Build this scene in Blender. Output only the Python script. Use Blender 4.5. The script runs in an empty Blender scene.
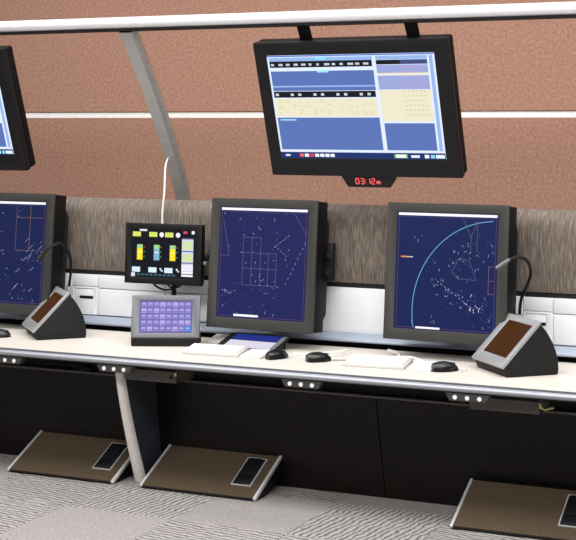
import bpy, bmesh, math, random
from mathutils import Matrix, Vector
R = math.radians
random.seed(7)
scn = bpy.context.scene
C = scn.collection

# ------------------------------------------------------------------ camera
F_PX, HORIZON = 1450.0, 121.0
cd = bpy.data.cameras.new('camera'); cam = bpy.data.objects.new('camera', cd); C.objects.link(cam)
cam.location = (2.993, -6.556, 1.966)
cam.rotation_euler = (R(90), 0, R(24.54))
cd.sensor_width = 36.0; cd.sensor_fit = 'HORIZONTAL'
cd.lens = 36.0 * F_PX / 576.0
cd.shift_y = -(270.0 - HORIZON) / 576.0
cd.clip_end = 100
scn.camera = cam
# ------------------------------------------------------------------ world + ceiling lamps
w = bpy.data.worlds.new('room_air'); scn.world = w; w.use_nodes = True
w.node_tree.nodes['Background'].inputs[0].default_value = (0.97, 0.98, 1.0, 1)
w.node_tree.nodes['Background'].inputs[1].default_value = 0.10
def area(name, loc, rot, sx, sy, power, col=(1, 0.985, 0.965)):
    l = bpy.data.lights.new(name, 'AREA'); l.shape = 'RECTANGLE'; l.size = sx; l.size_y = sy
    l.energy = power; l.color = col
    o = bpy.data.objects.new(name, l); C.objects.link(o); o.location = loc; o.rotation_euler = rot
    return o
area('ceiling_lamp', (0.2, -1.2, 3.9), (R(6), 0, 0), 8.0, 1.2, 215)
area('ceiling_lamp', (0.2, 0.9, 4.1), (0, 0, 0), 9.0, 0.8, 82)
area('ceiling_lamp', (0.2, -3.8, 3.9), (R(12), 0, 0), 8.0, 1.2, 215)
vs = scn.view_settings
vs.view_transform = 'Standard'; vs.look = 'None'; vs.gamma = 1.0; vs.use_curve_mapping = False
vs.exposure = 0.28

# ------------------------------------------------------------------ materials
def lin(c):
    c = c / 255.0
    return c / 12.92 if c <= 0.04045 else ((c + 0.055) / 1.055) ** 2.4
def rgb(t): return (lin(t[0]), lin(t[1]), lin(t[2]), 1)
MATS = {}
def mat(name, col, rough=0.5, metal=0.0, var=0.06, scale=(40, 40, 40), bump=0.0, spec=0.5, detail=3.0):
    """plain surface with faint procedural colour variation and relief"""
    if name in MATS: return MATS[name]
    m = bpy.data.materials.new(name); m.use_nodes = True; nt = m.node_tree
    b = nt.nodes['Principled BSDF']
    b.inputs['Roughness'].default_value = rough; b.inputs['Metallic'].default_value = metal
    b.inputs['Specular IOR Level'].default_value = spec
    tc = nt.nodes.new('ShaderNodeTexCoord'); mp = nt.nodes.new('ShaderNodeMapping'); mp.inputs['Scale'].default_value = scale
    nz = nt.nodes.new('ShaderNodeTexNoise'); nz.inputs['Scale'].default_value = 1.0; nz.inputs['Detail'].default_value = detail
    nt.links.new(tc.outputs['Object'], mp.inputs[0]); nt.links.new(mp.outputs[0], nz.inputs['Vector'])
    rp = nt.nodes.new('ShaderNodeValToRGB')
    c = rgb(col)
    rp.color_ramp.elements[0].position = 0.3; rp.color_ramp.elements[1].position = 0.7
    rp.color_ramp.elements[0].color = tuple(max(0, v * (1 - var)) for v in c[:3]) + (1,)
    rp.color_ramp.elements[1].color = tuple(min(1, v * (1 + var)) for v in c[:3]) + (1,)
    nt.links.new(nz.outputs['Fac'], rp.inputs[0]); nt.links.new(rp.outputs[0], b.inputs['Base Color'])
    if bump:
        bp = nt.nodes.new('ShaderNodeBump'); bp.inputs['Strength'].default_value = bump; bp.inputs['Distance'].default_value = 0.004
        nt.links.new(nz.outputs['Fac'], bp.inputs['Height']); nt.links.new(bp.outputs[0], b.inputs['Normal'])
    MATS[name] = m
    return m
def glow(col, strength=1.0):
    """lit screen pixels"""
    key = 'lit_%d_%d_%d_%d' % (col[0], col[1], col[2], int(strength * 100))
    if key in MATS: return MATS[key]
    m = bpy.data.materials.new(key); m.use_nodes = True; b = m.node_tree.nodes['Principled BSDF']
    b.inputs['Base Color'].default_value = (0.004, 0.004, 0.006, 1); b.inputs['Roughness'].default_value = 0.4
    b.inputs['Specular IOR Level'].default_value = 0.12
    b.inputs['Emission Color'].default_value = rgb(col); b.inputs['Emission Strength'].default_value = strength
    MATS[key] = m
    return m
WALL = mat('terracotta_wallcovering', (170, 129, 111), 0.9, var=0.22, scale=(55, 55, 55), bump=0.3, detail=6, spec=0.2)
WHITE_STRIP = mat('white_reveal', (250, 248, 244), 0.6)
TOP = mat('cream_laminate', (217, 209, 200), 0.45, var=0.03, scale=(3, 14, 3))
EDGE = mat('grey_edge_profile', (158, 161, 168), 0.35, 0.35, var=0.03)
EDGE_DK = mat('dark_edge_line', (96, 100, 108), 0.45)
KICK = mat('dark_brown_laminate', (19, 15, 12), 0.42, var=0.2, scale=(14, 14, 14), spec=0.25)
KICK_TRIM = mat('dark_rail_metal', (92, 88, 86), 0.4, 0.5)
BLACK = mat('black_plastic', (15, 15, 17), 0.5, var=0.08, spec=0.3)
BLACK2 = mat('black_textured_plastic', (24, 24, 25), 0.65, var=0.12, scale=(200, 200, 200), bump=0.1, spec=0.3)
BEZEL = mat('charcoal_bezel', (56, 55, 52), 0.55, spec=0.3, var=0.05, scale=(90, 90, 90))
HOUSE = mat('dark_housing', (13, 13, 14), 0.6, spec=0.15)
SILVER = mat('silver_paint', (168, 168, 170), 0.4, 0.35, var=0.03)
ALU = mat('brushed_aluminium', (205, 207, 212), 0.3, 0.85, var=0.05, scale=(4, 4, 300))
RAIL = mat('white_silver_rail', (232, 232, 234), 0.32, 0.45, var=0.02)
COL_ALU = mat('column_aluminium', (178, 178, 177), 0.34, 0.55, var=0.06, scale=(6, 6, 60))
PEARL = mat('pedestal_silver', (240, 235, 228), 0.4, 0.0, var=0.03)
NAVY = mat('pedestal_side', (58, 62, 72), 0.5)
WPANEL = mat('white_panel', (236, 238, 242), 0.35, 0.0, var=0.03, scale=(2, 2, 200))
LEDGE = mat('pale_ledge', (156, 165, 182), 0.35, 0.2, var=0.03)
DKGAP = mat('dark_gap', (12, 12, 13), 0.8)
WHITE = mat('white_plastic', (224, 222, 218), 0.45, var=0.02)
GREY_P = mat('grey_plastic', (104, 106, 112), 0.45, var=0.04)
FOOT = mat('brown_footrest_carpet', (84, 72, 58), 0.95, var=0.22, scale=(170, 170, 170), bump=0.5, spec=0.1)
BRASS = mat('brass_hook', (214, 200, 140), 0.3, 0.8)
JACK = mat('white_jack', (250, 250, 248), 0.3)
CABLE_W = mat('white_cable', (228, 226, 222), 0.5)

def fabric_mat():
    m = bpy.data.materials.new('streaked_upholstery'); m.use_nodes = True; nt = m.node_tree; b = nt.nodes['Principled BSDF']
    b.inputs['Roughness'].default_value = 0.95; b.inputs['Specular IOR Level'].default_value = 0.15
    b.inputs['Sheen Weight'].default_value = 0.15
    tc = nt.nodes.new('ShaderNodeTexCoord'); mp = nt.nodes.new('ShaderNodeMapping'); mp.inputs['Scale'].default_value = (150, 13, 13)
    nz = nt.nodes.new('ShaderNodeTexNoise'); nz.inputs['Scale'].default_value = 1.0; nz.inputs['Detail'].default_value = 4; nz.inputs['Distortion'].default_value = 0.1
    rp = nt.nodes.new('ShaderNodeValToRGB'); e = rp.color_ramp.elements
    e[0].position = 0.3; e[0].color = rgb((86, 77, 70)); e[1].position = 0.72; e[1].color = rgb((140, 129, 119))
    k = e.new(0.5); k.color = rgb((110, 100, 92))
    bp = nt.nodes.new('ShaderNodeBump'); bp.inputs['Strength'].default_value = 0.4; bp.inputs['Distance'].default_value = 0.003
    nt.links.new(tc.outputs['Object'], mp.inputs[0]); nt.links.new(mp.outputs[0], nz.inputs['Vector'])
    nt.links.new(nz.outputs['Fac'], rp.inputs[0]); nt.links.new(rp.outputs[0], b.inputs['Base Color'])
    nt.links.new(nz.outputs['Fac'], bp.inputs['Height']); nt.links.new(bp.outputs[0], b.inputs['Normal'])
    return m
FABRIC = fabric_mat()
def carpet_mat(name, ridge):
    m = bpy.data.materials.new(name); m.use_nodes = True; nt = m.node_tree; b = nt.nodes['Principled BSDF']
    b.inputs['Roughness'].default_value = 1.0; b.inputs['Specular IOR Level'].default_value = 0.05
    tc = nt.nodes.new('ShaderNodeTexCoord')
    mp = nt.nodes.new('ShaderNodeMapping'); mp.inputs['Rotation'].default_value = (0, 0, R(8))
    wv = nt.nodes.new('ShaderNodeTexWave'); wv.inputs['Scale'].default_value = 9.5 if ridge else 15.0
    wv.inputs['Distortion'].default_value = 5.5 if ridge else 9.0; wv.inputs['Detail'].default_value = 2.0
    wv.inputs['Detail Scale'].default_value = 1.1; wv.inputs['Detail Roughness'].default_value = 0.6
    nz = nt.nodes.new('ShaderNodeTexNoise'); nz.inputs['Scale'].default_value = 160; nz.inputs['Detail'].default_value = 4
    nt.links.new(tc.outputs['Object'], mp.inputs[0]); nt.links.new(mp.outputs[0], wv.inputs['Vector']); nt.links.new(tc.outputs['Object'], nz.inputs['Vector'])
    mx = nt.nodes.new('ShaderNodeMix'); mx.data_type = 'FLOAT'; mx.inputs[0].default_value = 0.5 if ridge else 0.7
    nt.links.new(wv.outputs['Fac'], mx.inputs[2]); nt.links.new(nz.outputs['Fac'], mx.inputs[3])
    rp = nt.nodes.new('ShaderNodeValToRGB'); e = rp.color_ramp.elements
    if ridge:
        e[0].position = 0.25; e[0].color = rgb((100, 95, 94)); e[1].position = 0.6; e[1].color = rgb((168, 163, 160))
    else:
        e[0].position = 0.25; e[0].color = rgb((128, 123, 121)); e[1].position = 0.65; e[1].color = rgb((163, 158, 156))
    nt.links.new(mx.outputs[0], rp.inputs[0]); nt.links.new(rp.outputs[0], b.inputs['Base Color'])
    bp = nt.nodes.new('ShaderNodeBump'); bp.inputs['Strength'].default_value = 0.6 if ridge else 0.3; bp.inputs['Distance'].default_value = 0.008
    nt.links.new(mx.outputs[0], bp.inputs['Height']); nt.links.new(bp.outputs[0], b.inputs['Normal'])
    return m
CARPET_R = carpet_mat('ridged_grey_carpet', True)
CARPET_P = carpet_mat('plain_grey_carpet', False)

# ------------------------------------------------------------------ mesh helpers
class MB:
    def __init__(self, M=None):
        self.v = []; self.f = []; self.mi = []; self.M = M or Matrix.Identity(4); self.cur = 0
    def add(self, vs, fs):
        o = len(self.v)
        self.v += [tuple(self.M @ Vector(p)) for p in vs]
        for f in fs: self.f.append([i + o for i in f]); self.mi.append(self.cur)
        return self
    def box(self, x0, x1, y0, y1, z0, z1):
        vs = [(x, y, z) for x in (x0, x1) for y in (y0, y1) for z in (z0, z1)]
        return self.add(vs, [(0, 1, 3, 2), (4, 6, 7, 5), (0, 4, 5, 1), (2, 3, 7, 6), (0, 2, 6, 4), (1, 5, 7, 3)])
    def prism(self, prof, a, b, axis='x'):
        """closed profile: (y,z) along x, or (x,z) along y, or (x,y) along z"""
        n = len(prof); vs = []
        for t in (a, b):
            for p, q in prof:
                vs.append((t, p, q) if axis == 'x' else (p, t, q) if axis == 'y' else (p, q, t))
        fs = [[i, (i + 1) % n, n + (i + 1) % n, n + i] for i in range(n)]
        fs += [list(range(n))[::-1], [n + i for i in range(n)]]
        return self.add(vs, fs)
    def frame(self, x0, x1, z0, z1, ix0, ix1, iz0, iz1, yf, yb, yin=None):
        """rectangular picture-frame: outer and inner rectangle, front at yf, back at yb"""
        yin = yf if yin is None else yin
        o = [(x0, z0), (x1, z0), (x1, z1), (x0, z1)]; i = [(ix0, iz0), (ix1, iz0), (ix1, iz1), (ix0, iz1)]
        vs = [(x, yf, z) for x, z in o] + [(x, yin, z) for x, z in i] + [(x, yb, z) for x, z in o] + [(x, yb, z) for x, z in i]
        fs = []
        for k in range(4):
            n = (k + 1) % 4
            fs += [(k, n, 4 + n, 4 + k), (8 + k, 12 + k, 12 + n, 8 + n), (k, 8 + k, 8 + n, n), (4 + k, 4 + n, 12 + n, 12 + k)]
        return self.add(vs, fs)
    def tube(self, pts, r, seg=8):
        pts = [Vector(p) for p in pts]; n = len(pts); rs = r if isinstance(r, (list, tuple)) else [r] * n
        vs = []; up = Vector((0.123, 0.456, 0.88)).normalized(); prev = None
        for i, p in enumerate(pts):
            t = (pts[min(i + 1, n - 1)] - pts[max(i - 1, 0)]).normalized()
            a = t.cross(up) if prev is None else prev - t * prev.dot(t)
            a.normalize(); prev = a; bb = t.cross(a)
            for k in range(seg):
                an = 2 * math.pi * k / seg
                vs.append(tuple(p + (a * math.cos(an) + bb * math.sin(an)) * rs[i]))
        fs = [[i * seg + k, i * seg + (k + 1) % seg, (i + 1) * seg + (k + 1) % seg, (i + 1) * seg + k] for i in range(n - 1) for k in range(seg)]
        fs += [list(range(seg))[::-1], [(n - 1) * seg + k for k in range(seg)]]
        return self.add(vs, fs)
    def disc(self, c, axis, r, h, seg=16):
        c = Vector(c); a = Vector(axis).normalized()
        return self.tube([c, c + a * h], r, seg)
    def loft(self, rings):
        n = len(rings[0]); vs = [p for r in rings for p in r]
        fs = [[i * n + k, i * n + (k + 1) % n, (i + 1) * n + (k + 1) % n, (i + 1) * n + k] for i in range(len(rings) - 1) for k in range(n)]
        fs += [list(range(n))[::-1], [(len(rings) - 1) * n + k for k in range(n)]]
        return self.add(vs, fs)
    def build(self, name, m, parent=None, bevel=0.0, seg=2, label=None, smooth=True):
        me = bpy.data.meshes.new(name); me.from_pydata(self.v, [], self.f)
        ms = m if isinstance(m, (list, tuple)) else [m]
        for x in ms: me.materials.append(x)
        for p, i in zip(me.polygons, self.mi): p.material_index = min(i, len(ms) - 1)
        bm = bmesh.new(); bm.from_mesh(me)
        bmesh.ops.recalc_face_normals(bm, faces=bm.faces)
        if bevel:
            ed = [e for e in bm.edges if len(e.link_faces) == 2 and e.calc_face_angle(0) > R(28)]
            bmesh.ops.bevel(bm, geom=ed, offset=bevel, segments=seg, profile=0.5, affect='EDGES', clamp_overlap=True)
        if smooth:
            for f in bm.faces: f.smooth = True
            for e in bm.edges:
                if len(e.link_faces) == 2 and e.calc_face_angle(0) > R(32): e.smooth = False
        bm.to_mesh(me); bm.free()
        o = bpy.data.objects.new(name, me); C.objects.link(o)
        if parent is not None: o.parent = parent
        if label: o['label'] = label
        return o
def flat(rects, name, parent, M, y=-0.0008):
    """lit marks on a screen: quads (x0,x1,z0,z1) or 4-point polygons, one mesh with a material per colour"""
    cols = []; mb = MB(M)
    for k, (sh, col) in enumerate(rects):
        if col not in cols: cols.append(col)
        mb.cur = cols.index(col); yy = y - 0.00001 * k
        if len(sh) == 4 and not isinstance(sh[0], tuple):
            x0, x1, z0, z1 = sh; pts = [(x0, yy, z0), (x1, yy, z0), (x1, yy, z1), (x0, yy, z1)]
        else: pts = [(p[0], yy, p[1]) for p in sh]
        mb.add(pts, [list(range(len(pts)))])
    o = mb.build(name, [glow(c, 1.0) for c in cols], parent, smooth=False)
    return o
def seg_quad(x0, z0, x1, z1, t):
    d = Vector((x1 - x0, z1 - z0)); n = Vector((-d.y, d.x)).normalized() * t / 2
    return [(x0 - n.x, z0 - n.y), (x1 - n.x, z1 - n.y), (x1 + n.x, z1 + n.y), (x0 + n.x, z0 + n.y)]
def tag(o, label, cat, group=None):
    o['label'] = label; o['category'] = cat
    if group: o['group'] = group
    return o
def thing(name, label, cat, loc=(0, 0, 0), rz=0.0, group=None):
    o = bpy.data.objects.new(name, None); C.objects.link(o); o.empty_display_size = 0.05
    o.location = loc; o.rotation_euler = (0, 0, rz)
    return tag(o, label, cat, group)
def struct(o): o['kind'] = 'structure'; return o
def smoothpts(pts, n=6):
    """Catmull-Rom through points"""
    P = [Vector(p) for p in pts]; P = [P[0] * 2 - P[1]] + P + [P[-1] * 2 - P[-2]]; out = []
    for i in range(1, len(P) - 2):
        for k in range(n):
            t = k / n; a, b, c, d = P[i - 1], P[i], P[i + 1], P[i + 2]
            out.append(0.5 * ((2 * b) + (c - a) * t + (2 * a - 5 * b + 4 * c - d) * t * t + (3 * b - a - 3 * c + d) * t ** 3))
    out.append(P[-2]); return [tuple(p) for p in out]
def tilt_m(t, z=0.0, y=0.0):
    """tip the top back by t radians about the bottom front edge"""
    return Matrix.Translation((0, y, z)) @ Matrix.Rotation(-t, 4, 'X')

DZ = 0.73      # worktop height
XL, XR = -3.4, 2.7
# ------------------------------------------------------------------ setting
fl = struct(MB().box(-7, 7, -8, 3.6, -0.06, -0.008).build('floor', CARPET_P))
fl['label'] = 'grey patterned carpet floor below the consoles'
TS = 0.62
tm = [None, None]
for k, m_ in enumerate((CARPET_R, CARPET_P)):
    h = TS / 2 - 0.0008
    t0 = MB().box(-h, h, -h, h, -0.008, 0.0).build('carpet_tile', m_, fl, bevel=0.002, seg=1)
    tm[k] = t0
cnt = [0, 0]
for i in range(-6, 5):
    for j in range(-3, 2):
        k = 0 if (i * 2 + j) % 3 != 1 else 1
        o = tm[k] if cnt[k] == 0 else tm[k].copy()
        if cnt[k]: C.objects.link(o); o.parent = fl
        cnt[k] += 1
        o.location = ((i + 0.5) * TS + 0.12, (j + 0.5) * TS - 0.28, 0.0); o.rotation_euler = (0, 0, R(90) * ((i * 3 + j * 5 + i * j) % 4))
WY = 2.4
wb = struct(MB().box(-8, 8, WY + 0.03, WY + 0.15, -0.01, 4.3).build('wall_back', WHITE_STRIP))
wb['label'] = 'terracotta panelled back wall with a white horizontal strip'
for z0, z1 in ((-0.005, 1.985), (2.03, 4.28)):
    MB().box(-7.98, 7.98, WY, WY + 0.03, z0, z1).build('wall_panel', WALL, wb, bevel=0.003, seg=1)
MB().box(-7.98, 7.98, WY + 0.012, WY + 0.03, 1.988, 2.027).build('reveal_strip', WHITE_STRIP, wb, label='white strip between the wall panels')

# ------------------------------------------------------------------ worktop
wt = thing('worktop', 'long cream worktop with grey bullnose edge running across the consoles', 'worktop', (0, 0, 0))
MB().box(XL, XR, 0.0, 0.79, DZ - 0.035, DZ).build('top', TOP, wt)
prof = [(0.004, DZ - 0.001), (0.004, DZ - 0.042), (-0.006, DZ - 0.042)]
for k in range(0, 9):
    a = R(-70 + 20 * k * 0.95); prof.append((-0.006 - 0.018 * math.cos(a), DZ - 0.026 + 0.0155 * math.sin(a)))
prof += [(-0.006, DZ - 0.007)]
MB().prism(prof, XL, XR).build('front_edge', EDGE, wt)
MB().box(XL, XR, -0.008, 0.0, DZ - 0.012, DZ - 0.0005).build('edge_groove', EDGE_DK, wt)
MB().box(XL, XR, 0.05, 0.10, DZ - 0.06, DZ - 0.036).build('under_rail', BLACK, wt)

# ------------------------------------------------------------------ console base (kick panels, pedestal)
cb = thing('console_base', 'dark brown console base with slanted knee panels and silver pedestal', 'console', (0, 0, 0))
def kick_y(z): return 0.47 + (0.529 - z) * (0.53 - 0.47) / 0.529
for a, b in ((XL, -2.45), (-2.45, -1.045), (-1.045, 0.285), (0.285, 1.73), (1.73, XR)):
    k0, k1 = kick_y(0.002), kick_y(0.529)
    sl = 0.033            # joints lean a little
    vs_ = [(x, y + dy, z) for (x, y, z) in ((a + sl + 0.002, k0, 0.002), (b + sl - 0.002, k0, 0.002), (b - 0.002, k1, 0.529), (a + 0.002, k1, 0.529)) for dy in (0.0, 0.02)]
    MB().add(vs_, [(0, 2, 4, 6), (1, 7, 5, 3), (0, 1, 3, 2), (2, 3, 5, 4), (4, 5, 7, 6), (6, 7, 1, 0)]).build('knee_panel', KICK, cb, bevel=0.0015, seg=1)
MB().box(XL, XR, 0.458, 0.49, 0.530, 0.543).build('panel_rail', KICK_TRIM, cb, bevel=0.003)
MB().box(XL, XR, 0.50, 0.52, 0.543, DZ - 0.036).build('recess_panel', DKGAP, cb)
MB().prism([(0.57, 0.0), (0.53, 0.53), (0.62, 0.69), (0.78, 0.69), (0.78, 0.0)], XL, XR).build('carcass', DKGAP, cb)
# pedestal: curved leading edge, flat side
def ped_front(z):
    t = 1 - z / 0.66
    return 0.065 + 0.225 * (t ** 1.25)
zs = [0.0, 0.08, 0.16, 0.26, 0.36, 0.46, 0.56, 0.66]
ped = MB().prism([(ped_front(z) + 0.03, z + 0.001) for z in zs] + [(0.47, 0.66), (kick_y(0.529) - 0.012, 0.529), (kick_y(0.0), 0.001)], -1.05, -1.015).build('pedestal', NAVY, cb, label='dark slate side of the pedestal')
rings = []
for z in zs:
    y = ped_front(z); rings.append([(-1.0325 + (0.024 + 0.010 * (1 - z / 0.66)) * math.cos(R(a)), y + 0.04 + 0.04 * math.sin(R(a)), z + 0.001) for a in range(180, 361, 20)] )
MB().loft(rings).build('pedestal_edge', PEARL, ped, label='pale silver rounded leading edge of the pedestal')

# ------------------------------------------------------------------ equipment housing behind the worktop
eh = thing('equipment_housing', 'low white metal equipment housing at the back of the worktop', 'cabinet', (0, 0, 0))
MB().box(XL, XR, 0.85, 1.0, 0.0, 1.07).build('backing', DKGAP, eh)
MB().prism([(0.775, 0.760), (0.766, 0.766), (0.770, 0.776), (0.812, 0.806), (0.85, 0.808), (0.85, 0.760)], XL, XR).build('ledge', LEDGE, eh, bevel=0.002, label='pale grey projecting ledge')
def wpanel(x0, x1, z0, z1, m=WPANEL): return MB().box(x0 + 0.002, x1 - 0.002, 0.824, 0.85, z0, z1).build('panel', m, eh, bevel=0.003, seg=2)
for xs, xe, nxt in ((-1.80, -1.617, -0.62), (0.97, 1.129, 2.0)):
    # slotted module then a long panel with a lid line
    MB().box(xs, xe, 0.835, 0.85, 0.812, 1.05).build('module_back', WPANEL, eh)
    p = wpanel(xs, xe, 0.98, 1.05)
    p = MB().frame(xs + 0.002, xe - 0.002, 0.812, 0.976, xs + 0.012, xe - 0.035, 0.817, 0.965, 0.824, 0.85, 0.826).build('module_frame', WPANEL, eh, bevel=0.002)
    MB().box(xs + 0.014, xe - 0.037, 0.829, 0.84, 0.819, 0.962).build('module_door', WPANEL, p, bevel=0.002)
    MB().box(xs + 0.05, xe - 0.04, 0.8265, 0.832, 0.905, 0.922).build('slot', BLACK, p)
    wpanel(xe, nxt, 0.972, 1.05); wpanel(xe, nxt, 0.812, 0.968)
wpanel(XL, -1.80, 0.812, 1.05)
wpanel(-0.62, 0.97, 0.80, 1.05, ALU if False else WPANEL); wpanel(2.0, XR, 0.812, 1.05)

# ------------------------------------------------------------------ upholstered bolster
pf = [(0.845, 1.075), (0.838, 1.10), (0.832, 1.2), (0.832, 1.33)]
for k in range(0, 10):
    a = R(180 - 20 * k); pf.append((0.832 + 0.098 + 0.098 * math.cos(a), 1.415 + 0.088 * math.sin(a)))
pf += [(1.028, 1.075)]
bo = MB().prism(pf, XL, XR).build('acoustic_bolster', FABRIC, bevel=0)
tag(bo, 'long grey-brown streaked upholstered bolster running behind the monitors', 'bolster')

# ------------------------------------------------------------------ overhead gantry
ga = thing('overhead_gantry', 'silver overhead gantry rail on a leaning curved column', 'gantry', (-1.14, 1.1, 0))
MG = Matrix.Translation((1.14, -1.1, 0))
prof = [(0.36 + 0.055 * math.cos(R(a)), 2.505 + 0.036 * math.sin(R(a))) for a in range(0, 360, 20)]
MB(MG).prism(prof, XL - 0.6, XR + 0.6).build('rail', RAIL, ga, label='bright aluminium round rail')
MB(MG).box(XL - 0.6, XR + 0.6, 0.325, 0.395, 2.462, 2.476).build('rail_channel', HOUSE, ga)
cen = smoothpts([(1.20, 1.0, 0), (1.18, 1.2, 0), (1.08, 1.5, 0), (0.97, 1.70, 0), (0.76, 2.0, 0), (0.56, 2.25, 0), (0.375, 2.47, 0)], 4)
cen = [(1.10, 0.0, 0)] + [(1.10, 0.9, 0)] + [(min(1.10, c[0]), c[1], 0) for c in cen]
rings = []
for k, (y, z, _) in enumerate(cen):
    a = cen[max(k - 1, 0)]; b = cen[min(k + 1, len(cen) - 1)]
    t = Vector((b[0] - a[0], b[1] - a[1])).normalized(); n = Vector((-t.y, t.x))
    if n.x > 0: n = -n
    f = min(1, max(0, (z - 1.5) / 0.97)); hw = 0.044 + 0.008 * f; th = 0.05
    ring = []
    for (ux, un) in ((-hw, 0.3), (-hw * 0.72, 1.0), (hw * 0.72, 1.0), (hw, 0.3), (hw, -1.0), (-hw, -1.0)):
        ring.append((-1.186 + 0.035 * f + ux, y + n.x * th * 0.5 * un, z + n.y * th * 0.5 * un))
    rings.append(ring)
MB(MG).loft(rings).build('column', COL_ALU, ga, label='leaning grey metal column')

# ------------------------------------------------------------------ hanging wide displays
WHT = (212, 222, 244); BLU = (84, 108, 170); NVY = (26, 44, 100); CRM = (222, 216, 188); LIL = (146, 156, 204); BLK = (14, 16, 26); LBL = (140, 172, 220)
def wide_display(label, cx, group='hanging displays', yb=0.60, zb=1.670):
    t = thing('hanging_display', label, 'monitor', (cx, yb, zb), R(-1.0), group)
    W, Hh = 1.088, 0.748
    M = tilt_m(-R(19.0))
    MB(M).frame(-W / 2, W / 2, 0, Hh, -W / 2 + 0.066, W / 2 - 0.083, 0.098, Hh - 0.075, 0, 0.04, 0.012).build('bezel', BLACK, t, bevel=0.006)
    MB(M).box(-W / 2 + 0.002, W / 2 - 0.002, 0.0402, 0.105, 0.003, Hh - 0.003).build('housing', HOUSE, t, bevel=0.012)
    MB(M).box(-0.3, 0.3, 0.105, 0.135, 0.15, 0.6).build('rear_box', BLACK2, t, bevel=0.01)
    x0, x1, z0, z1 = -W / 2 + 0.066, W / 2 - 0.083, 0.098, Hh - 0.075
    sc = MB(M).box(x0, x1, 0.0135, 0.03, z0, z1).build('screen', glow(WHT, 1.0), t)
    rr = []
    def q(u0, u1, v0, v1, c): rr.append(((x0 + (x1 - x0) * u0, x0 + (x1 - x0) * u1, z1 - (z1 - z0) * v1, z1 - (z1 - z0) * v0), c))
    q(0.01, 0.64, 0.02, 0.055, LBL); q(0.012, 0.636, 0.055, 0.115, BLK)
    q(0.012, 0.64, 0.15, 0.29, BLU); q(0.012, 0.64, 0.29, 0.305, LBL); q(0.012, 0.64, 0.305, 0.34, BLU)
    q(0.012, 0.636, 0.345, 0.405, BLK); q(0.012, 0.64, 0.415, 0.59, CRM); q(0.012, 0.64, 0.60, 0.915, BLU)
    q(0.66, 0.958, 0.02, 0.055, LBL); q(0.66, 0.80, 0.058, 0.10, BLK); q(0.80, 0.958, 0.058, 0.10, (60, 70, 120)); q(0.66, 0.958, 0.105, 0.18, LIL); q(0.66, 0.958, 0.18, 0.20, CRM)
    q(0.66, 0.958, 0.205, 0.335, LIL); q(0.66, 0.958, 0.34, 0.635, CRM); q(0.664, 0.958, 0.655, 0.915, BLU)
    q(0.97, 0.99, 0.02, 0.92, LBL); q(0.0, 1.0, 0.94, 1.0, NVY); q(0.0, 1.0, 0.0, 0.012, (70, 110, 190))
    rg = random.Random(3)
    for k in range(13):
        u = 0.02 + k * 0.047; q(u, u + rg.uniform(0.015, 0.035), 0.078, 0.098, (190, 196, 206))
        if k % 3 != 1: q(u + 0.003, u + 0.022, 0.365, 0.388, (196, 202, 210))
    for k in range(8):
        for j in range(14): 
            if rg.random() < 0.5: q(0.03 + j * 0.043, 0.03 + j * 0.043 + rg.uniform(0.012, 0.035), 0.43 + k * 0.019, 0.436 + k * 0.019, (196, 190, 160))
    for k in range(11):
        for j in range(6):
            q(0.80 + j * 0.024, 0.814 + j * 0.024, 0.12 + k * 0.045, 0.13 + k * 0.045, (186, 150, 190) if k < 5 else (196, 192, 166))
    q(0.30, 0.37, 0.145, 0.165, (150, 220, 224)); q(0.03, 0.13, 0.615, 0.628, (150, 214, 220)); q(0.3, 0.36, 0.022, 0.04, (120, 220, 224))
    q(0.03, 0.06, 0.962, 0.98, (210, 224, 240))
    for k in range(7): q(0.12 + k * 0.032, 0.145 + k * 0.032, 0.955, 0.985, [(226, 100, 110), (235, 236, 240), (210, 60, 80), (240, 242, 244), (236, 240, 244), (240, 242, 244), (230, 236, 244)][k])
    q(0.70, 0.78, 0.95, 0.99, (110, 170, 90)); q(0.71, 0.77, 0.955, 0.985, (235, 240, 235)); q(0.80, 0.85, 0.96, 0.984, (220, 230, 240)); q(0.88, 0.905, 0.955, 0.988, (225, 236, 244)); q(0.915, 0.94, 0.955, 0.988, (130, 200, 230)); q(0.945, 0.995, 0.955, 0.988, (220, 234, 246))
    flat(rr, 'screen_image', sc, M @ Matrix.Translation((0, 0.0135, 0)))
    # hangers to the rail
    for bx in (-0.255, 0.345):
        MB(M).prism([(0.058, Hh - 0.02), (0.078, Hh - 0.02), (0.045, Hh + 0.115), (0.025, Hh + 0.115)], bx - 0.034, bx + 0.034).build('hanger', HOUSE, t, bevel=0.004)
    # clock pod
    ck = MB(M).prism([(-0.14, 0.004), (-0.105, -0.062), (0.135, -0.062), (0.18, 0.004)], 0.004, 0.05, 'y')
    ck = ck.build('clock_pod', BLACK, t, bevel=0.004, label='black clock pod with red digits under the screen')
    segs = {'0': 'abcdef', '3': 'abcdg', '1': 'bc', '2': 'abged'}
    rr = []; RED = (255, 92, 96); hh_, ww = 0.030, 0.017; s = 0.0055
    def dig(ch, x):
        L = {'a': (x, hh_ / 2, x + ww, hh_ / 2), 'g': (x, 0, x + ww, 0), 'd': (x, -hh_ / 2, x + ww, -hh_ / 2), 'b': (x + ww, 0, x + ww, hh_ / 2), 'c': (x + ww, -hh_ / 2, x + ww, 0), 'f': (x, 0, x, hh_ / 2), 'e': (x, -hh_ / 2, x, 0)}
        for c in segs[ch]: a = L[c]; rr.append((seg_quad(*a, s), RED))
    zc = -0.026; xx = -0.055
    for ch in '03': dig(ch, xx); xx += 0.029
    rr.append(((xx - 0.004, xx + 0.001, 0.004, 0.009), RED)); rr.append(((xx - 0.004, xx + 0.001, -0.009, -0.004), RED)); xx += 0.006
    for ch in '12': dig(ch, xx); xx += 0.027
    for k in range(3): rr.append(((xx + k * 0.009, xx + 0.0045 + k * 0.009, -hh_ / 2, 0.0), (255, 120, 130)))
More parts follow.
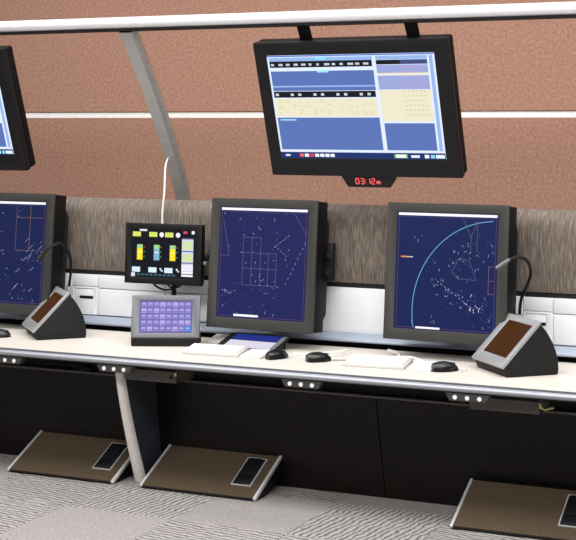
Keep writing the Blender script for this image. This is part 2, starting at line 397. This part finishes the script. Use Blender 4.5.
    rr.append(((xx, xx + 0.0225, -0.003, 0.002), (255, 120, 130)))
    flat(rr, 'clock_digits', ck, M @ Matrix.Translation((0, 0.004, zc)))
    return t
wide_display('black wide display hanging from the rail with red clock reading 03:12', 0.172)
wide_display('black wide display at the left edge, cut off by the frame', -2.505)

# ------------------------------------------------------------------ square radar monitors
def radar_monitor(label, loc, rz, W, kind, clamp=False):
    t = thing('radar_monitor', label, 'monitor', loc, rz, 'radar monitors')
    zb = 0.829 - DZ; Hh = 0.713; M = tilt_m(R(5.6), zb)
    b = 0.052
    MB(M).frame(-W / 2, W / 2, 0, Hh, -W / 2 + b, W / 2 - b - 0.006, 0.058, Hh - 0.048, 0, 0.022, 0.014).build('bezel', BEZEL, t, bevel=0.006)
    MB(M).box(-W / 2 + 0.002, W / 2 - 0.001, 0.0222, 0.14, 0.004, Hh - 0.004).build('housing', HOUSE, t, bevel=0.006)
    MB(M).prism([(0.14, 0.06), (0.18, 0.10), (0.18, Hh - 0.13), (0.14, Hh - 0.08)], -W / 2 + 0.03, W / 2 - 0.004).build('rear_chassis', BLACK2, t, bevel=0.006)
    MB().box(-0.10, 0.10, 0.165, 0.815 - loc[1], zb + 0.09, zb + 0.19).build('wall_mount', BLACK, t, bevel=0.006)
    x0, x1, z0, z1 = -W / 2 + b, W / 2 - b - 0.006, 0.058, Hh - 0.048
    base = {'a': (26, 30, 82), 'b': (15, 28, 76), 'c': (20, 29, 72)}[kind]
    sc = MB(M).box(x0, x1, 0.0175, 0.03, z0, z1).build('screen', glow(base, 1.0), t)
    rr = []
    def P(u, v): return x0 + (x1 - x0) * u, z1 - (z1 - z0) * v
    def q(u0, u1, v0, v1, c): a = P(u0, v1); d = P(u1, v0); rr.append(((a[0], d[0], a[1], d[1]), c))
    def ln(u0, v0, u1, v1, c, th=0.0022): rr.append((seg_quad(*P(u0, v0), *P(u1, v1), th), c))
    q(0.012, 0.988, 0.006, 0.028, (238, 238, 244))
    edge = (96, 66, 96)
    ln(0.02, 0.04, 0.02, 0.985, edge); ln(0.98, 0.04, 0.98, 0.985, edge); ln(0.02, 0.985, 0.98, 0.985, edge); ln(0.02, 0.04, 0.98, 0.04, (70, 66, 100))
    rg = random.Random({'a': 11, 'b': 23, 'c': 31}[kind])
    TRK = (150, 156, 184); DIM = (84, 90, 130); GRID = (98, 97, 116)
    def track(u, v, n=1, spread=0.05, col=TRK):
        for _ in range(int(n * 0.6)):
            uu = min(0.95, max(0.04, u + rg.gauss(0, spread))); vv = min(0.95, max(0.05, v + rg.gauss(0, spread)))
            a = rg.uniform(0, 6.28); l = rg.uniform(0.008, 0.028)
            ln(uu, vv, min(0.97, max(0.03, uu + math.cos(a) * l)), min(0.975, max(0.045, vv + math.sin(a) * l)), col if rg.random() < 0.55 else DIM, 0.0023)
    if kind == 'a':
        for a in ((0.28, 0.27, 0.28, 0.70), (0.38, 0.27, 0.38, 0.70), (0.48, 0.27, 0.48, 0.70), (0.28, 0.27, 0.48, 0.27), (0.28, 0.41, 0.66, 0.41), (0.28, 0.55, 0.66, 0.55), (0.28, 0.70, 0.66, 0.70), (0.57, 0.41, 0.57, 0.70), (0.66, 0.41, 0.66, 0.70), (0.04, 0.12, 0.12, 0.44), (0.02, 0.44, 0.12, 0.44), (0.85, 0.05, 0.99, 0.24)): ln(*a, GRID)
        q(0.20, 0.48, 0.965, 0.985, (232, 232, 240))
        track(0.12, 0.76, 26, 0.035); track(0.45, 0.13, 14, 0.10); track(0.3, 0.86, 24, 0.14); track(0.55, 0.8, 20, 0.12); track(0.75, 0.4, 16, 0.1); track(0.2, 0.2, 12, 0.1); track(0.45, 0.62, 16, 0.06); track(0.5, 0.5, 24, 0.3)
        for k in range(9): ln(0.98 - k * 0.025, 0.30 + k * 0.045, 0.985 - k * 0.025 - 0.012, 0.32 + k * 0.045, TRK)
        for k in range(6): ln(0.80 - k * 0.03, 0.24 + k * 0.02, 0.78 - k * 0.03, 0.25 + k * 0.02, TRK)
        for k in range(5): ln(0.64 + 0.03 * k, 0.34 + 0.02 * k, 0.655 + 0.03 * k, 0.35 + 0.02 * k, TRK)
    elif kind == 'b':
        pts = []
        for k in range(31):
            f = k / 30; a = R(172 + (268 - 172) * f)
            pts.append((0.98 + 0.80 * math.cos(a), 0.83 + 0.77 * math.sin(a)))
        pts = [(0.20, 0.985), (0.178, 0.93)] + pts
        for k in range(len(pts) - 1): ln(*pts[k], *pts[k + 1], (96, 158, 190), 0.0042)
        for a in ((0.56, 0.50, 0.63, 0.38), (0.63, 0.38, 0.73, 0.40), (0.73, 0.40, 0.80, 0.56), (0.80, 0.56, 0.64, 0.552), (0.64, 0.565, 0.56, 0.50), (0.66, 0.05, 0.74, 0.20), (0.74, 0.20, 0.80, 0.06), (0.74, 0.20, 0.74, 0.34), (0.80, 0.06, 0.80, 0.32)): ln(*a, GRID)
        for a in ((0.92, 0.44, 0.97, 0.44), (0.92, 0.44, 0.92, 0.56), (0.92, 0.56, 0.97, 0.56), (0.92, 0.67, 0.97, 0.67), (0.92, 0.56, 0.92, 0.67)): ln(*a, (140, 92, 110))
        q(0.05, 0.11, 0.378, 0.392, (224, 120, 70)); q(0.11, 0.17, 0.381, 0.39, (190, 186, 196))
        q(0.22, 0.46, 0.975, 0.992, (236, 236, 242))
        track(0.79, 0.79, 34, 0.035, (214, 208, 216)); track(0.70, 0.36, 34, 0.07); track(0.85, 0.3, 26, 0.09); track(0.45, 0.62, 26, 0.07); track(0.62, 0.74, 24, 0.06); track(0.88, 0.86, 40, 0.07); track(0.37, 0.9, 8, 0.05); track(0.4, 0.45, 16, 0.12); track(0.2, 0.3, 6, 0.1); track(0.6, 0.6, 20, 0.2)
        for k in range(10): ln(0.42 + 0.036 * k, 0.58 + 0.022 * k, 0.438 + 0.036 * k, 0.592 + 0.022 * k, TRK)
    else:
        for a in ((0.62, 0.05, 0.62, 0.30), (0.62, 0.16, 0.96, 0.16), (0.62, 0.16, 0.62, 0.48), (0.62, 0.48, 0.96, 0.48)): ln(*a, (120, 96, 96))
        ln(0.80, 0.05, 0.80, 0.48, (150, 100, 60))
        q(0.0 + 0.2, 0.32, 0.965, 0.985, (232, 232, 240))
        track(0.3, 0.56, 60, 0.06); track(0.85, 0.5, 22, 0.09); track(0.72, 0.85, 22, 0.12); track(0.4, 0.4, 40, 0.25)
        for k in range(12): u, v = rg.uniform(0.6, 0.93), rg.uniform(0.3, 0.9); ln(u, v, u + 0.05, v - 0.04, TRK)
    flat(rr, 'radar_picture', sc, M @ Matrix.Translation((0, 0.0175, 0)))
    # side mount clamp at the back
    if clamp:
        cl = MB(M).box(W / 2 - 0.02, W / 2 + 0.035, 0.145, 0.19, 0.28, 0.49).build('mount_clamp', BLACK, t, bevel=0.004)
        MB(M).tube([(W / 2 + 0.02, 0.145, 0.40), (W / 2 + 0.02, 0.125, 0.42)], 0.012).build('clamp_knob', BLACK2, cl)
        MB(M).box(W / 2 - 0.005, W / 2 + 0.03, 0.14, 0.146, 0.31, 0.35).build('clamp_tab', BLACK2, cl)
    return t
radar_monitor('radar monitor with yellow-grey grid squares, between the small panel and the keyboards', (-0.428, 0.545, DZ), R(-1.5), 0.650, 'a', True)
radar_monitor('radar monitor with large pale blue arc on its screen, behind right wedge', (0.624, 0.54, DZ), R(-2.5), 0.666, 'b')
radar_monitor('radar monitor cut off by the left edge, behind left wedge', (-2.12, 0.55, DZ), 0, 0.652, 'c')

# ------------------------------------------------------------------ small status display on an arm
t = thing('status_display', 'small black status display with yellow bar gauges above grey touch panel', 'monitor', (-1.058, 0.60, 1.042), R(1))
M = tilt_m(R(3)); W, Hh = 0.49, 0.343
MB(M).frame(-W / 2, W / 2, 0, Hh, -W / 2 + 0.042, W / 2 - 0.046, 0.037, Hh - 0.034, 0, 0.04, 0.006).build('bezel', BLACK, t, bevel=0.005)
MB(M).box(-W / 2 + 0.01, W / 2 - 0.01, 0.04, 0.07, 0.01, Hh - 0.01).build('housing', BLACK2, t, bevel=0.008)
x0, x1, z0, z1 = -W / 2 + 0.042, W / 2 - 0.046, 0.037, Hh - 0.034
sc = MB(M).box(x0, x1, 0.0075, 0.02, z0, z1).build('screen', glow((10, 12, 20), 1.0), t)
rr = []
def q(u0, u1, v0, v1, c): rr.append(((x0 + (x1 - x0) * u0, x0 + (x1 - x0) * u1, z1 - (z1 - z0) * v1, z1 - (z1 - z0) * v0), c))
for cx_ in (0.075, 0.34, 0.595): q(cx_ - 0.065, cx_ + 0.065, 0.055, 0.155, (206, 214, 96)); q(cx_ - 0.065, cx_ + 0.065, 0.79, 0.895, (206, 222, 240))
q(0.12, 0.24, 0.0, 0.04, (200, 220, 220))
for cx_, c in ((0.13, (240, 214, 40)), (0.40, (120, 170, 200)), (0.655, (240, 214, 40))):
    q(cx_ - 0.045, cx_ + 0.045, 0.32, 0.64, c); q(cx_ - 0.045, cx_ + 0.045, 0.32, 0.40, (150, 200, 130)) ; q(cx_ + 0.06, cx_ + 0.075, 0.36, 0.38, (210, 110, 60)); q(cx_ + 0.06, cx_ + 0.075, 0.46, 0.48, (90, 180, 100)); q(cx_ + 0.06, cx_ + 0.075, 0.56, 0.58, (110, 180, 110))
    q(cx_ - 0.03, cx_ + 0.03, 0.47, 0.49, (240, 240, 160))
for cx_ in (0.475, 0.735):
    rr.append(([(x0 + (x1 - x0) * cx_ + 0.0145 * math.cos(R(a)), z1 - (z1 - z0) * 0.105 + 0.0145 * math.sin(R(a))) for a in range(0, 360, 30)], (226, 226, 236)))
    q(cx_ - 0.02, cx_ + 0.005, 0.80, 0.84, (220, 224, 230)); q(cx_ + 0.0, cx_ + 0.03, 0.84, 0.87, (200, 206, 216))
q(0.80, 0.98, 0.19, 0.86, (196, 200, 222)); q(0.80, 0.98, 0.17, 0.19, (150, 120, 170))
for v in (0.24, 0.30, 0.35, 0.50, 0.55, 0.60): q(0.81, 0.97, v, v + 0.038, (196, 216, 116))
for v in (0.42, 0.66): q(0.80, 0.98, v, v + 0.025, (92, 110, 150))
for v in (0.72, 0.78, 0.85, 0.91): q(0.80, 0.98, v, v + 0.045, (232, 222, 236))
q(0.82, 0.88, 0.02, 0.07, (200, 70, 110)); q(0.95, 0.995, 0.01, 0.075, (226, 230, 240)); q(0.0, 0.06, 0.91, 0.99, (206, 216, 226))
q(0.08, 0.72, 0.915, 0.975, (28, 44, 56))
for k in range(9): q(0.10 + 0.07 * k, 0.13 + 0.07 * k, 0.93, 0.955, (70, 120, 120))
flat(rr, 'screen_image', sc, M @ Matrix.Translation((0, 0.0075, 0)))
arm = MB().tube(smoothpts([(0.20, 0.09, 0.16), (0.25, 0.06, 0.15), (0.28, 0.09, 0.20), (0.34, 0.16, 0.22)], 5), 0.016).build('arm', BLACK, t)
MB().disc((0.252, 0.055, 0.128), (0, -1, 0), 0.010, 0.02).build('arm_knob', SILVER, arm)
MB().box(-0.03, 0.03, 0.07, 0.155, 0.12, 0.2).build('rear_mount', BLACK, t, bevel=0.004)
MB().tube(smoothpts([(-0.10, 0.05, 0.02), (-0.06, 0.04, -0.015), (0.0, 0.04, -0.035), (0.06, 0.04, -0.02), (0.09, 0.05, 0.02)], 5), 0.006).build('cable_loop', BLACK, t)
MB().tube(smoothpts([(-0.02, 0.06, 0.02), (0.03, 0.05, -0.02), (0.08, 0.05, -0.015), (0.12, 0.06, 0.02)], 5), 0.005).build('cable_loop', BLACK, t)
# post carrying it, behind the grey panel
MB().tube([(0.0, 0.145, DZ - 1.042), (0.0, 0.145, 0.17)], 0.014).build('post', BLACK, t)

# ------------------------------------------------------------------ grey touch panel on the worktop
t = thing('touch_panel', 'grey framed touch panel with violet grid screen on black base', 'touch panel', (-0.925, 0.40, DZ), R(22.5))
M = tilt_m(R(18), 0.045); W, Hh = 0.378, 0.237
MB().prism([(-0.012, 0.0), (-0.012, 0.045), (0.06, 0.075), (0.13, 0.06), (0.14, 0.0)], -W / 2 + 0.002, W / 2 - 0.002).build('base', BLACK, t, bevel=0.008)
MB(M).frame(-W / 2, W / 2, 0, Hh, -W / 2 + 0.046, W / 2 - 0.046, 0.030, Hh - 0.030, -0.008, 0.02, -0.002).build('frame', GREY_P, t, bevel=0.005)
MB(M).box(-W / 2 + 0.006, W / 2 - 0.006, 0.02, 0.05, 0.005, Hh - 0.006).build('housing', GREY_P, t, bevel=0.008)
x0, x1, z0, z1 = -W / 2 + 0.046, W / 2 - 0.046, 0.030, Hh - 0.030
sc = MB(M).box(x0, x1, 0.0, 0.012, z0, z1).build('screen', glow((92, 88, 150), 1.0), t)
rr = []; rg = random.Random(5)
for j in range(5):
    for k in range(8):
        u0 = 0.02 + k * 0.122; v0 = 0.04 + j * 0.19
        c = (132, 122, 190) if rg.random() < 0.8 else (156, 146, 206)
        if j == 4 and k == 7: c = (60, 140, 220)
        q(u0, u0 + 0.108, v0, v0 + 0.16, c); q(u0 + 0.02, u0 + 0.085, v0 + 0.05, v0 + 0.075, (190, 186, 226)); q(u0 + 0.03, u0 + 0.075, v0 + 0.1, v0 + 0.12, (104, 84, 160))
flat(rr, 'screen_image', sc, M)

# ------------------------------------------------------------------ wedge terminals
def amber_mat():
    m = bpy.data.materials.new('amber_screen'); m.use_nodes = True; nt = m.node_tree; b = nt.nodes['Principled BSDF']
    b.inputs['Base Color'].default_value = (0.004, 0.002, 0.001, 1); b.inputs['Specular IOR Level'].default_value = 0.1; b.inputs['Roughness'].default_value = 0.4
    tc = nt.nodes.new('ShaderNodeTexCoord'); nz = nt.nodes.new('ShaderNodeTexNoise'); nz.inputs['Scale'].default_value = 60
    rp = nt.nodes.new('ShaderNodeValToRGB'); rp.color_ramp.elements[0].color = rgb((44, 23, 6)); rp.color_ramp.elements[1].color = rgb((84, 48, 8))
    nt.links.new(tc.outputs['Object'], nz.inputs['Vector']); nt.links.new(nz.outputs['Fac'], rp.inputs[0]); nt.links.new(rp.outputs[0], b.inputs['Emission Color'])
    b.inputs['Emission Strength'].default_value = 1.0
    return m
AMBER = amber_mat()
def wedge(label, loc, rz):
    """local x = width, local y = depth away from the user"""
    t = thing('wedge_terminal', label, 'terminal', loc, rz, 'wedge terminals')
    W = 0.325
    pr = [(0.0, 0.0), (-0.022, 0.046), (0.178, 0.252)]
    pr += [(0.205, 0.225), (0.226, 0.195), (0.246, 0.16), (0.264, 0.12), (0.276, 0.075)]
    pr += [(0.28, 0.03), (0.275, 0.0)]
    MB().prism(pr, -W / 2, W / 2).build('body', BLACK2, t, bevel=0.006)
    ar = math.atan2(0.206, 0.20); L = math.hypot(0.206, 0.20)
    # slope frame: plane from (-0.022,0.03) upward
    M = Matrix.Translation((0, -0.022, 0.046)) @ Matrix.Rotation(-(math.pi / 2 - ar), 4, 'X')
    MB(M).frame(-W / 2 - 0.004, W / 2 + 0.004, -0.004, L + 0.008, -W / 2 + 0.045, W / 2 - 0.035, 0.055, L - 0.028, -0.014, 0.004, -0.010).build('frame', SILVER, t, bevel=0.005)
    MB(M).box(-W / 2 + 0.045, W / 2 - 0.035, -0.008, -0.003, 0.055, L - 0.028).build('screen', AMBER, t)
    # curved moulding line on the sides
    for s in (1, -1):
        pts = [(s * (W / 2 + 0.001), 0.02 + 0.165 * math.sin(R(a)) * 1.0, 0.21 - 0.165 * math.cos(R(a))) for a in range(-5, 60, 8)]
        MB().tube(pts, 0.0016, 5).build('moulding_line', BLACK, t)
    return t
wedge('black wedge terminal with amber screen at the right, beside round-arc radar monitor', (0.945, 0.345, DZ), R(-47))
wedge('black wedge terminal with amber screen at the left, in front of cut-off radar monitor', (-1.795, 0.40, DZ), R(-45))

# ------------------------------------------------------------------ gooseneck microphones
def mic(label, pts, base, slim):
    t = thing('gooseneck_microphone', label, 'microphone', base, 0, 'gooseneck microphones')
    bx, by, bz = base
    loc = [(p[0] - bx, p[1] - by, p[2] - bz) for p in pts]
    sb = MB().disc((0, 0, 0), (0, 0, 1), 0.024, 0.012).build('base_plate', BLACK, t)
    MB().tube([(0, 0, 0.015), (0, 0, loc[0][2] - 0.02)], 0.012).build('stem', BLACK, t)
    MB().tube([(0, 0, loc[0][2] - 0.04), (0, 0, loc[0][2] - 0.02), (0, 0, loc[0][2] + 0.005), loc[0]], [0.02, 0.021, 0.018, 0.01], 12).build('collar', SILVER, t, label='silver collar at the foot of the neck')
    MB().tube(smoothpts(loc[:-1], 6), 0.0085, 8).build('neck', BLACK, t)
    a, b = Vector(loc[-2]), Vector(loc[-1])
    MB().tube([a - (b - a) * 0.2, a + (b - a) * 0.3, a + (b - a) * 0.9, b], [0.009, 0.010, 0.010, 0.007] if slim else [0.009, 0.012, 0.018, 0.013], 10).build('capsule', GREY_P if slim else BLACK2, t)
    if slim: MB().disc((0.0, -0.018, loc[0][2] - 0.008), (0, -1, 0.2), 0.008, 0.006, 10).build('ring_light', glow((90, 230, 90), 1.0), t, label='small green light on the collar')
MICL = [(-1.755, 0.720, 0.982), (-1.735, 0.710, 1.085), (-1.706, 0.660, 1.161), (-1.698, 0.600, 1.225), (-1.699, 0.540, 1.256), (-1.721, 0.490, 1.245), (-1.742, 0.460, 1.223), (-1.777, 0.430, 1.167)]
mic('black gooseneck microphone rising behind the left wedge terminal', MICL, (-1.755, 0.720, DZ), False)
mic('gooseneck microphone rising behind the right wedge terminal', [(0.985, 0.700, 0.971), (0.996, 0.690, 1.050), (1.030, 0.660, 1.116), (1.064, 0.620, 1.183), (1.072, 0.580, 1.237), (1.057, 0.540, 1.275), (1.022, 0.500, 1.287), (0.988, 0.460, 1.269), (0.943, 0.420, 1.234)], (0.985, 0.700, DZ), True)

# ------------------------------------------------------------------ keyboards, tablet, mice on the worktop
def keyboard(label, loc, rz, W, D, m=WHITE, cols=13, rows=5):
    t = thing('keyboard', label, 'keyboard', loc, rz, 'keyboards')
    MB().prism([(0, 0), (0, 0.014), (D, 0.034), (D, 0.0)], -W / 2, W / 2).build('body', mat('keyboard_tray', (196, 194, 190), 0.5), t, bevel=0.004)
    mb = MB(Matrix.Translation((0, 0, 0.0145)) @ Matrix.Rotation(math.atan2(0.02, D), 4, 'X'))
    cw, rh = (W - 0.024) / cols, (D - 0.03) / rows
    for r_ in range(rows):
        for c in range(cols):
            if r_ == 0 and 3 < c < 9: continue
            a = -W / 2 + 0.012 + c * cw; b = 0.012 + r_ * rh
            mb.box(a + 0.0015, a + cw - 0.0015, b + 0.0015, b + rh - 0.0015, -0.001, 0.006)
        if r_ == 0: mb.box(-W / 2 + 0.012 + 4 * cw, -W / 2 + 0.012 + 9 * cw - 0.002, 0.0135, 0.012 + rh - 0.0015, -0.001, 0.006)
    k = mb.build('keys', mat('key_caps', (236, 234, 230), 0.45), t, smooth=False); k['kind'] = 'stuff'
    return t
def keypad(label, loc, rz, W, D):
    t = thing('touchpad', label, 'touchpad', loc, rz, 'touchpads')
    MB().prism([(0, 0), (0, 0.012), (D, 0.026), (D, 0.0)], -W / 2, W / 2).build('body', WHITE, t, bevel=0.004)
    s = math.atan2(0.014, D)
    MB(Matrix.Translation((0, 0, 0.0122)) @ Matrix.Rotation(s, 4, 'X')).box(-W / 2 + 0.018, W / 2 - 0.018, 0.06, D - 0.02, -0.001, 0.0012).build('pad', mat('pale_pad', (222, 222, 222), 0.3), t)
    for sx in (-1, 1):
        MB(Matrix.Translation((0, 0, 0.0122)) @ Matrix.Rotation(s, 4, 'X')).box(*sorted((sx * 0.003, sx * (W / 2 - 0.018))), 0.018, 0.052, -0.001, 0.003).build('button', WHITE, t, bevel=0.001, seg=1)
keyboard('white keyboard right of the centre, below the round-arc radar monitor', (0.365, 0.215, DZ), R(4), 0.325, 0.19)
keypad('white touchpad between keyboard and black mouse, below round-arc radar monitor', (0.605, 0.22, DZ), R(3), 0.125, 0.18)
keyboard('white keyboard in front of the flat tablet display', (-0.555, 0.215, DZ), R(4), 0.325, 0.165)
keypad('white touchpad beside the mouse in front of the tablet display', (-0.32, 0.22, DZ), R(3), 0.120, 0.165)
keyboard('pale keyboard tucked behind the grey touch panel', (-0.66, 0.60, DZ), R(4), 0.22, 0.14, GREY_P if False else WHITE, 9, 4)

t = thing('tablet_display', 'flat tilted tablet display with blue and pale screen under grid radar monitor', 'tablet', (-0.445, 0.405, DZ), R(-3))
M = Matrix.Translation((0, 0, 0.02)) @ Matrix.Rotation(R(15), 4, 'X')
W, D = 0.36, 0.19
MB(M).box(-W / 2, W / 2, 0, D, -0.018, 0).build('body', BLACK, t, bevel=0.005)
MB().box(-W / 2 + 0.02, W / 2 - 0.02, 0.10, 0.18, 0.0, 0.045).build('foot', BLACK, t, bevel=0.004)
MB(M).box(-W / 2 + 0.045, W / 2 - 0.03, 0.004, D - 0.012, 0.0, 0.0015).build('screen', glow((26, 44, 120), 1.0), t)
MB(M).box(-W / 2 + 0.047, W / 2 - 0.032, 0.006, D * 0.5, 0.0015, 0.0022).build('screen_image', glow((206, 200, 214), 1.0), t)
MB(M).box(W / 2 - 0.03, W / 2 - 0.004, 0.004, D - 0.012, 0.0, 0.003).build('side_strip', GREY_P, t)

def mouse(label, loc, rz):
    t = thing('mouse', label, 'mouse', loc, rz, 'computer mice')
    rings = []
    for i in range(9):
        f = i / 8; y = -0.066 + 0.132 * f
        wd = 0.037 * math.sqrt(max(0.05, 1 - ((f - 0.48) / 0.56) ** 2)) ; h = 0.050 * math.sqrt(max(0.04, 1 - ((f - 0.40) / 0.66) ** 2))
        rings.append([(wd * math.cos(R(a)), y, max(0.001, h * math.sin(R(a)) ** 0.8)) for a in range(0, 181, 20)])
    MB().loft(rings).build('shell', mat('black_gloss', (20, 20, 22), 0.25), t)
    MB().disc((-0.003, 0.040, 0.035), (1, 0, 0), 0.009, 0.006, 10).build('wheel', GREY_P, t)
    MB().box(-0.0008, 0.0008, 0.012, 0.055, 0.03, 0.0395).build('button_split', DKGAP, t)
mouse('black mouse beside the touchpad, in front of the tablet display', (-0.192, 0.285, DZ), R(-25))
mouse('black mouse standing alone between the two keyboards', (0.04, 0.29, DZ), R(-45))
mouse('black mouse right of the touchpad, near the right wedge terminal', (0.722, 0.285, DZ), R(-50))
mouse('black mouse cut off by the left edge of the photo', (-1.955, 0.30, DZ), R(-60))

def cable(label, pts, r=0.004, m=CABLE_W, cat='cable'):
    o = MB().tube(smoothpts(pts, 6), r, 6).build('cable', m)
    return tag(o, label, cat)
Z = DZ + 0.0045
cable('short white cable curling beside the mouse near right wedge terminal', [(0.775, 0.335, Z), (0.80, 0.36, Z), (0.815, 0.33, Z), (0.80, 0.27, Z)])
cable('white cable bundle lying between right keyboard and its monitor', [(0.53, 0.50, Z), (0.46, 0.52, Z + .01), (0.38, 0.55, Z + 0.004), (0.36, 0.62, Z + 0.01), (0.29, 0.64, Z + 0.02)], 0.007)
cable('thin white cable in front of the bundle behind right keyboard', [(0.60, 0.44, Z), (0.50, 0.47, Z), (0.42, 0.485, Z), (0.32, 0.53, Z)], 0.0045)
cable('grey cable running from the lone mouse to the back', [(0.10, 0.335, Z), (0.18, 0.37, Z), (0.22, 0.40, Z), (0.20, 0.50, Z), (0.24, 0.56, Z)], 0.0035, mat('grey_cable', (150, 148, 146), 0.5))
cable('white cable bundle lying right of the tablet display', [(-0.17, 0.44, Z), (-0.10, 0.45, Z), (-0.02, 0.48, Z + 0.006), (0.05, 0.50, Z + 0.012), (0.09, 0.56, Z + 0.02)], 0.006)
cable('thin white cable beside the bundle right of the tablet', [(-0.14, 0.40, Z), (-0.04, 0.45, Z), (0.03, 0.46, Z), (0.08, 0.50, Z + 0.004)], 0.004)
cable('white cable hanging from the column down behind the status display', [(-1.195, 0.93, 1.76), (-1.18, 0.86, 1.70), (-1.16, 0.81, 1.55), (-1.165, 0.795, 1.42), (-1.155, 0.79, 1.2), (-1.135, 0.78, 0.95), (-1.10, 0.77, 0.80)], 0.006)

# ------------------------------------------------------------------ under-desk fittings
def socket_strip(label, cx, n=3):
    t = thing('socket_strip', label, 'socket strip', (cx, 0.012, 0.0), 0, 'socket strips')
    MB().prism([(-0.11, 0.683), (-0.09, 0.645), (0.09, 0.645), (0.11, 0.683)], -0.02, 0.03, 'y').build('body', mat('dark_grey_plastic', (66, 66, 66), 0.5), t, bevel=0.003)
    for k in range(n):
        j = MB().disc((-0.060 + 0.060 * k, -0.018, 0.664), (0, -1, 0), 0.0135, 0.004, 14).build('socket', GREY_P, t)
        MB().disc((-0.060 + 0.060 * k, -0.024, 0.664), (0, -1, 0), 0.0105, 0.003, 12).build('socket_cap', JACK, j)
    return t
socket_strip('black socket strip under the worktop edge at the left frame edge', -1.69)
socket_strip('black socket strip under the worktop directly above the pedestal', -1.00)
socket_strip('black socket strip under the worktop below the lone mouse', 0.075)
socket_strip('black socket strip under the worktop near the brass hook tray', 0.93)
TRAYM = mat('tray_metal', (84, 81, 78), 0.5)
def tray(label, x0, x1, hook):
    t = thing('under_desk_tray', label, 'tray', ((x0 + x1) / 2, 0.10, 0.0), 0, 'under-desk trays')
    h = (x1 - x0) / 2
    MB().prism([(0.0, 0.592), (0.0, 0.652), (0.006, 0.652), (0.012, 0.60), (0.2, 0.60), (0.2, 0.592)], -h, h).build('pan', TRAYM, t, bevel=0.002, seg=1)
    for sx in (-h + 0.004, h - 0.010): MB().prism([(0.008, 0.598), (0.008, DZ - 0.072), (0.2, DZ - 0.036), (0.2, 0.598)], sx, sx + 0.006).build('side_plate', TRAYM, t)
    if hook:
        MB().tube([(h + 0.0, 0.0, 0.628), (h + 0.03, 0.0, 0.618), (h + 0.07, 0.0, 0.632)], 0.006).build('hook', BRASS, t, label='brass hook')
        MB().tube([(h + 0.004, 0.0, 0.645), (h + 0.014, 0.0, 0.622)], 0.007).build('hook', BRASS, t)
    else:
        MB().disc((h - 0.03, -0.001, 0.622), (0, -1, 0), 0.008, 0.002, 12).build('hole', DKGAP, t)
        MB().box(h - 0.008, h + 0.004, -0.004, 0.004, 0.63, 0.648).build('latch', BRASS, t, label='pale latch')
    return t
tray('dark tray slung under the worktop right of the pedestal', -1.0, -0.69, False)
tray('dark tray with brass hook slung under the worktop below right wedge', 0.905, 1.245, True)
t = thing('folded_bracket', 'dark folding bracket stowed under the worktop left of the pedestal', 'bracket', (-1.35, 0.10, 0))
MB().box(-0.14, 0.10, 0.0, 0.12, 0.64, 0.655).build('plate', HOUSE, t, bevel=0.003)
MB().prism([(-0.02, 0.64), (0.10, 0.615), (0.13, 0.622), (0.13, 0.64)], 0.0, 0.06, 'y').build('lever', HOUSE, t, bevel=0.003)
MB().box(-0.14, 0.10, 0.02, 0.10, 0.655, DZ - 0.036).build('spacer', BLACK, t)

# ------------------------------------------------------------------ footrests
def footrest(label, x0, y0, W=0.69):
    t = thing('footrest', label, 'footrest', (x0, y0, 0.0), 0, 'sloped footrests')
    D, Hh = 0.322, 0.160; s = math.atan2(Hh - 0.012, D); L = math.hypot(D, Hh - 0.012)
    M = Matrix.Translation((0, 0, 0.014)) @ Matrix.Rotation(s, 4, 'X')
    MB(M).box(0.012, W - 0.012, 0.0, L, -0.010, 0.004).build('top_mat', FOOT, t, bevel=0.002)
    for a in (0.0, W - 0.013):
        sd = MB().prism([(0.004, 0.0), (D + 0.0, Hh - 0.014), (D + 0.012, Hh - 0.02), (D + 0.0, 0.06), (0.10, 0.0)], a + 0.003, a + 0.010).build('side_plate', BLACK, t)
        MB(M).box(a - (0.003 if a else 0.0), a + 0.015, -0.007, L + 0.004, -0.010, 0.009).build('side_rail', RAIL, sd, bevel=0.004)
    MB().box(0.012, W - 0.012, -0.004, 0.008, 0.0, 0.012).build('front_lip', BLACK, t, bevel=0.002)
    MB().box(0.10, W - 0.10, D - 0.05, D - 0.04, 0.0, Hh - 0.05).build('rear_support', BLACK, t)
    u0, u1, v0, v1 = W * 0.745, W * 0.895, L * 0.25, L * 0.87
    pd = MB(M).box(u0, u1, v0, v1, 0.004, 0.014).build('pedal', BLACK2, t, bevel=0.004)
    MB(M).frame(u0 - 0.006, u1 + 0.006, 0, 0.001, u0, u1, 0, 0.001, 0, 0) if False else None
    fr = MB(M)
    fr.box(u0 - 0.006, u0, v0 - 0.006, v1 + 0.006, 0.004, 0.010); fr.box(u1, u1 + 0.006, v0 - 0.006, v1 + 0.006, 0.004, 0.010)
    fr.box(u0, u1, v0 - 0.006, v0, 0.004, 0.010); fr.box(u0, u1, v1, v1 + 0.006, 0.004, 0.010)
    fr.build('pedal_rim', RAIL, pd)
    MB(M).box(u0 + 0.012, u1 - 0.012, v0 + 0.012, v0 + (v1 - v0) * 0.34, 0.014, 0.017).build('pedal_heel', BLACK, pd, bevel=0.002)
    MB(M).box(u0 + 0.012, u1 - 0.012, v0 + (v1 - v0) * 0.42, v1 - 0.012, 0.014, 0.020).build('pedal_tread', BLACK, pd, bevel=0.002)
    return t
footrest('brown carpeted footrest left of the silver pedestal', -1.812, 0.185)
footrest('brown carpeted footrest right of the silver pedestal', -0.957, 0.185)
footrest('brown carpeted footrest at the right, cut off by the frame corner', 0.80, 0.13)
